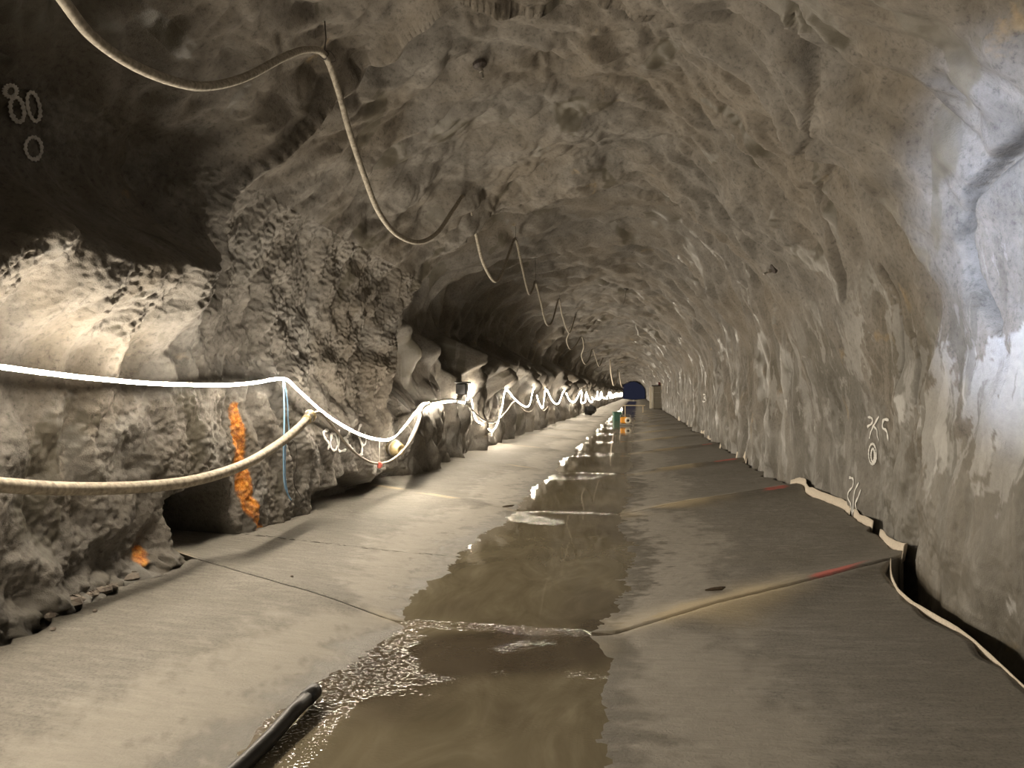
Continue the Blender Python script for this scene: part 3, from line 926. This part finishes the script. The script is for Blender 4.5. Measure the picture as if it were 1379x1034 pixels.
# ------------------------------------------------------------------ membrane strips along the right edge
def ribbon(name, pix, h0, h1, label, lean=.0):
    P = []
    for i, (u, v) in enumerate(pix):
        p = floor_pt(u, v, .16)
        p[0] = float(edge_right(np.array([p[1]]))[0]) + 0.004
        P.append(p)
    P = smooth_path(P, 7)
    z0 = np.array([float(floor_z(np.array([p[0]]), np.array([p[1]]))[0]) for p in P])
    n = len(P); V = []; Fc = []
    hh = np.linspace(h0, h1, n) * (1 + .18 * np.array([float(noise(p[1] * 6, .3, 130)) for p in P]))
    th = .006
    for i in range(n):
        T = P[min(i + 1, n - 1)] - P[max(i - 1, 0)]; T[2] = 0; T /= np.linalg.norm(T) + 1e-9
        N = np.array([T[1], -T[0], 0])
        if N[0] < 0: N = -N
        for (o_, zz) in ((0, -.06), (lean * hh[i], hh[i]), (lean * hh[i] + th, hh[i]), (th, -.06)):
            q = P[i] + N * o_
            V.append((q[0], q[1], z0[i] + zz))
    for i in range(n - 1):
        for k in range(4):
            k2 = (k + 1) % 4
            Fc.append((i * 4 + k, i * 4 + k2, i * 4 + 4 + k2, i * 4 + 4 + k))
    Fc += [(3, 2, 1, 0), tuple((n - 1) * 4 + k for k in range(4))]
    o = MB().add(V, Fc).build(name, M['felt'], None, True)
    return tag(o, label, 'membrane', 'membrane strips along the right slab edge')

RB = [
    ([(1400, 985), (1340, 915), (1280, 852), (1240, 808), (1215, 784), (1190, 765)], .003, .035, 'long thin edge of beige membrane running to the lower right corner'),
    ([(1188, 758), (1165, 750), (1150, 738), (1145, 722)], .09, .07, 'curled beige membrane flap just above the nearest red floor mark'),
    ([(1149, 712), (1144, 706), (1150, 697)], .07, .09, 'small torn membrane tab beside the black gap under chalk scrawl'),
    ([(1148, 694), (1132, 684), (1118, 668), (1098, 660), (1070, 656), (1045, 656), (1034, 654)], .12, .07, 'beige membrane strip curving along the slab edge past the far red mark'),
    ([(1030, 625), (1008, 620), (984, 618)], .13, .14, 'straight upright beige membrane strip at the recess in the right wall'),
    ([(982, 604), (966, 603), (953, 602)], .16, .16, 'short upright membrane strip beyond the wall recess'),
    ([(951, 592), (944, 590), (938, 583)], .10, .10, 'narrow membrane strip further down the right wall foot'),
    ([(934, 575), (926, 572)], .20, .20, 'second farthest pale membrane piece along the right wall foot'),
    ([(917, 567), (908, 566)], .22, .22, 'farthest pale membrane piece along the right wall foot'),
]
for pix, h0, h1, lb in RB:
    ribbon('geotextile_strip', pix, h0, h1, lb, .25)

# ------------------------------------------------------------------ spray-paint marks on the rock
def mark(name, strokes, rad, mat, label, smooth=True, lift=0.006):
    mb = MB()
    for st in strokes:
        P = np.array(st, float)
        if smooth and len(P) > 2:
            P = smooth_path(np.c_[P, np.zeros(len(P))], 6)[:, :2]
        W_ = np.array([wall_point(u, v, .006) for u, v in P])
        if len(W_) > 4:
            K = np.array([.25, .5, .25]); W2 = W_.copy()
            for a_ in range(3): W2[1:-1, a_] = np.convolve(W_[:, a_], K, 'valid')
            W_ = W2
        b0 = len(mb.v)
        rr_ = rad * (1 + 0.3 * np.sin(np.arange(len(W_)) * 1.3 + len(st)))
        mb.tube(W_, rr_, 8)
        Q = np.array(mb.v[b0:])
        s_, dep = to_section(Q[:, 0], Q[:, 2])
        sf = disp(s_, Q[:, 1])
        new = sf + lift + 0.12 * (dep - sf)
        _, _, nx, nz = section(s_)
        Q[:, 0] += nx * (new - dep); Q[:, 2] += nz * (new - dep)
        mb.v[b0:] = [tuple(map(float, q_)) for q_ in Q]
    return tag(mb.build(name, mat, None, True), label, 'paint mark')

def oval(cx, cy, rx, ry, tilt=0.0, n=14, a0=0.0):
    out = []
    for t in np.linspace(a0, a0 + 2 * math.pi, n):
        x, y_ = rx * math.cos(t), ry * math.sin(t)
        out.append((cx + x * math.cos(tilt) - y_ * math.sin(tilt), cy + x * math.sin(tilt) + y_ * math.cos(tilt)))
    return out
mark('painted_number', [oval(13, 122, 8, 8), oval(22, 147, 9, 17, -.2), oval(44, 143, 8, 20, -.2), oval(44, 199, 11, 15, -.1)], .013, M['dimchalk'], 'faint grey numerals 80 over 0 sprayed on the dark upper left wall', lift=.014)
g4 = lambda pts: [(360 + u / 4.6, 460 + v / 4.6) for u, v in pts]
mark('painted_letters', [g4([(375, 545), (345, 560), (355, 600), (378, 630), (372, 668)]), g4([(395, 570), (388, 640), (410, 675), (432, 640), (420, 580), (398, 568)]),
                         g4([(440, 545), (440, 610), (438, 675), (480, 672)]), g4([(468, 530), (505, 545), (495, 590), (475, 600), (500, 640), (525, 668)]),
                         g4([(578, 510), (560, 560), (585, 640), (608, 620), (600, 560)]), g4([(585, 640), (580, 690), (572, 705)])], .017, M['chalk'],
     'white sprayed letters on the wall just below the light strip', lift=.014)
g3 = lambda pts: [(1000 + u / 3.64, 500 + v / 3.64) for u, v in pts]
mark('painted_number', [g3([(615, 225), (632, 228), (638, 250), (612, 272)]), g3([(668, 222), (645, 262), (628, 300), (622, 330)]), g3([(640, 270), (658, 285), (660, 315), (668, 340)]),
                        g3([(718, 238), (692, 238), (686, 275), (706, 292), (714, 340)]), g3(oval(637, 405, 19, 50)), g3(oval(639, 412, 9, 32))], .014, M['chalk'],
     'white sprayed figures with a 5 and a 0 on the right wall')
mark('painted_number', [g3([(523, 520), (542, 528), (540, 565), (520, 590), (516, 620), (530, 650), (534, 690)]), g3([(570, 545), (552, 580), (545, 620), (540, 690)]),
                        g3([(580, 580), (565, 620), (553, 650), (562, 690)]), g3(oval(550, 700, 14, 18)), g3([(540, 745), (560, 742), (582, 750)])], .014, M['chalk'],
     'white sprayed scrawl low on the right wall above the black gap')
mark('painted_number', [[(947, 531), (950, 532), (948, 536), (951, 538), (948, 541), (946, 540)]], .022, M['chalk'], 'small white numeral 3 far along the right wall')

# ------------------------------------------------------------------ loose stones, debris
def stone(name, loc, sz, seed, label, cat, grp, mat):
    rg = np.random.RandomState(seed)
    V = []; Fc = []
    nl, nn = 5, 7
    for i in range(nl):
        th = math.pi * i / (nl - 1)
        for k in range(nn):
            ph = 2 * math.pi * k / nn
            rr_ = sz * (0.75 + 0.45 * rg.rand())
            V.append((loc[0] + rr_ * math.sin(th) * math.cos(ph), loc[1] + 1.25 * rr_ * math.sin(th) * math.sin(ph), loc[2] + .7 * rr_ * math.cos(th)))
    for i in range(nl - 1):
        for k in range(nn):
            k2 = (k + 1) % nn
            Fc.append((i * nn + k, (i + 1) * nn + k, (i + 1) * nn + k2, i * nn + k2))
    return tag(MB().add(V, Fc).build(name, mat, None, False), label, cat, grp)
for i, (u, v, sz) in enumerate([(18, 806, .075), (38, 803, .05), (100, 772, .06), (75, 790, .045), (60, 797, .04), (112, 790, .05), (130, 783, .035), (150, 788, .04), (8, 824, .04), (95, 797, .04)]):
    p = floor_pt(u, v, .16)
    p[0] = max(p[0], left_x(p[1], .2) + .02)
    stone('stone', (p[0], p[1], .15), sz, 200 + i, 'dark broken stone in the rubble along the foot of the left wall', 'stone', 'rubble at the foot of the left wall', M['stone'])
for i, (u, v, sz, lb) in enumerate([(963, 797, .035, 'dark splinter of wood lying on the right slab joint'), (684, 680, .05, 'dark scrap of wood on the left slab by the channel edge')]):
    p = floor_pt(u, v, .08); z = float(floor_z(np.array([p[0]]), np.array([p[1]]))[0])
    mb = MB().tube([p * (1, 1, 0) + (-.075, -.01, z + .012), p * (1, 1, 0) + (-.02, .005, z + .018), p * (1, 1, 0) + (.05, .02, z + .024), p * (1, 1, 0) + (.08, .04, z + .03)], [.006, .014, .016, .005], 6)
    tag(mb.build('wood_splinter', M['wood'], None, False), lb, 'debris')
for i, (u, v) in enumerate([(128, 822), (72, 845), (393, 772)]):
    p = floor_pt(u, v, .15); z = float(floor_z(np.array([p[0]]), np.array([p[1]]))[0])
    stone('pebble', (p[0], p[1], z + .008), .016, 300 + i, 'tiny pebble lying on the left slab near the wall', 'pebble', 'pebbles on the left slab', M['stone'])

# ------------------------------------------------------------------ rock bolts, tape
for (u, v, lb) in [(646, 87, 'dark rock bolt end in the ceiling, nearest of the bolts'), (843, 389, 'small dark bolt with a dangling wire in the ceiling crown'), (1042, 362, 'rusty bolt head high on the right wall')]:
    c = wall_point(u, v); s_, _ = to_section(np.array([c[0]]), np.array([c[2]]))
    _, _, nx, nz = section(s_); n_ = np.array([float(nx[0]), 0, float(nz[0])])
    rb = empty('rock_bolt', tuple(c), lb, 'bolt')
    child(MB().lathe([(.075, -.02), (.075, .012), (.05, .03), (.03, .035)], c, n_, 12), 'plate', M['wire'], rb)
    child(MB().lathe([(.025, 0), (.025, .06), (.014, .065), (.014, .13)], c + n_ * .02, n_, 8), 'stud', M['steel'], rb)
    if u == 843:
        child(MB().tube([c + n_ * .1, c + n_ * .25 + (0.03, 0, 0), c + n_ * .5], .006, 5), 'wire', M['wire'], rb)
c = wall_point(856, 437)
mb = MB()
mb.tube([c + (0, 0, .02), c + (.02, 0, -.15), c + (.10, 0, -.30), c + (.12, 0, -.50)], .03, 6, flat=[.3] * 4)
tag(mb.build('tape_scrap', M['chalk'], None, True), 'short white scrap of tape dangling from the ceiling crown', 'tape')

# ------------------------------------------------------------------ plant far down the drift
def fz(x, y): return float(floor_z(np.array([x]), np.array([y]), False)[0])
# orange pump standing in the channel
px_, py_ = -0.55, 37.0; z0 = 0.02
pm = empty('water_pump', (px_, py_, z0), 'orange water pump with round black opening standing in the channel water', 'pump')
child(MB().box((px_, py_, z0 + .06), (.58, .7, .08), 0, .01), 'skid', M['steel'], pm)
child(MB().box((px_ - .08, py_ + .05, z0 + .27), (.36, .55, .30), 0, .04), 'motor', M['orange'], pm)
child(MB().lathe([(.15, 0), (.17, .03), (.17, .14), (.12, .17), (.07, .17), (.065, .05), (.001, .05)], (px_ + .12, py_ - .15, z0 + .26), (0, -1, 0), 18), 'volute', M['cream'], pm, True)
child(MB().lathe([(.06, 0), (.06, .012)], (px_ + .12, py_ - .27, z0 + .26), (0, -1, 0), 14), 'inlet', M['black'], pm)
child(MB().tube([(px_ - .27, py_, z0 + .1), (px_ - .27, py_, z0 + .52), (px_ + .22, py_, z0 + .52), (px_ + .22, py_, z0 + .1)], .018, 8), 'frame', M['steel'], pm)
# green crate
gx, gy = -1.15, 44.0; gz = fz(gx, gy)
gc = empty('plastic_crate', (gx, gy, gz), 'dark green plastic crate standing left of the orange pump', 'crate')
child(MB().box((gx, gy, gz + .24), (.48, .6, .48), .15, .03), 'body', M['green'], gc)
child(MB().box((gx, gy, gz + .50), (.54, .66, .05), .15, .015), 'rim', M['green'], gc)
# cable reel
cx_, cy_ = 0.42, 40.5; cz = fz(cx_, cy_)
cr = empty('cable_reel', (cx_, cy_, cz), 'small grey cable reel standing on edge right of the orange pump', 'reel')
for o_ in (-.09, .09):
    child(MB().lathe([(.17, -.012), (.18, -.006), (.18, .006), (.17, .012)], (cx_, cy_ + o_, cz + .18), (0, 1, 0), 20), 'flange', M['steel'], cr)
child(MB().lathe([(.11, -.085), (.13, -.04), (.13, .04), (.11, .085)], (cx_, cy_, cz + .18), (0, 1, 0), 16), 'cable', M['black'], cr, True)
# trestle table of planks
tx, ty = -0.25, 60.0; tz = fz(tx, ty)
tt = empty('trestle_table', (tx, ty, tz), 'low trestle of pale planks across the channel in the far distance', 'table')
for i in range(4):
    child(MB().box((tx, ty - .45 + .3 * i, tz + .62 + .01 * (i % 2)), (1.75, .27, .05), .02 * (i - 1), .006), 'plank', M['timber'], tt)
for sx in (-.7, .7):
    for sy_ in (-.4, .4):
        child(MB().box((tx + sx, ty + sy_, tz + .29), (.07, .07, .60), 0, .006), 'leg', M['timber'], tt)
# tall cabinet on the right
bx_, by_ = 1.75, 70.0; bz = fz(bx_, by_)
cb = empty('equipment_cabinet', (bx_, by_, bz), 'tall grey equipment cabinet with a pale open door on the right side', 'cabinet')
child(MB().box((bx_ + .1, by_ + .5, bz + 1.05), (.95, 1.2, 2.1), 0, .03), 'body', M['grey'], cb)
child(MB().box((bx_ + .1, by_ + .5, bz + 2.14), (1.05, 1.3, .08), 0, .02), 'roof', M['black'], cb)
dr = child(MB().box((bx_ - .52, by_ - .25, bz + 1.02), (.22, .05, 2.0), .1, .01), 'door', M['cream'], cb)
child(MB().box((bx_ - .28, by_ - .12, bz + 1.04), (.06, .05, 2.06), 0, .01), 'door_post', M['cream'], cb)
for zz in (.55, 1.05, 1.5):
    child(MB().box((bx_ + .15, by_ - .12, bz + zz), (.75, .05, .05), 0, .008), 'rail', M['steel'], cb)
child(MB().box((bx_ + .38, by_ + .3, bz + 2.32), (.42, .5, .30), 0, .05), 'beacon_box', M['maroon'], cb)
child(MB().lathe([(.07, 0), (.08, .04), (.07, .22), (.03, .27)], (bx_ + .35, by_ + .2, bz + 2.46), (0, 0, 1), 12), 'beacon', M['cream'], cb, True)
# dark boulder at the wall foot
yb_ = 50.0
stone('boulder', (left_x(yb_, .3) + .75, yb_, fz(-3.3, yb_) + .32), .5, 77, 'dark boulder lying at the left wall foot in the distance', 'boulder', None, M['black'])

# ------------------------------------------------------------------ pale hoses dangling from the far roof
for pix, lb in (([(822, 496), (824, 510), (827, 519), (831, 508), (832, 498)], 'pale dangling hose loop under the far roof, leftmost of the three'),
                ([(834, 496), (835, 510), (837, 520), (840, 522)], 'pale hose end dangling under the far roof, middle of the three'),
                ([(842, 497), (843, 505), (845, 514), (846, 505)], 'pale hose end dangling under the far roof, rightmost of the three')):
    pts = on_plane(pix, -2.3)
    top = ceiling_above(pts[0])
    tag(MB().tube(smooth_path([top] + pts, 5), .055, 7).build('dangling_hose', M['felt'], None, True), lb, 'hose', 'hoses dangling from the far roof')
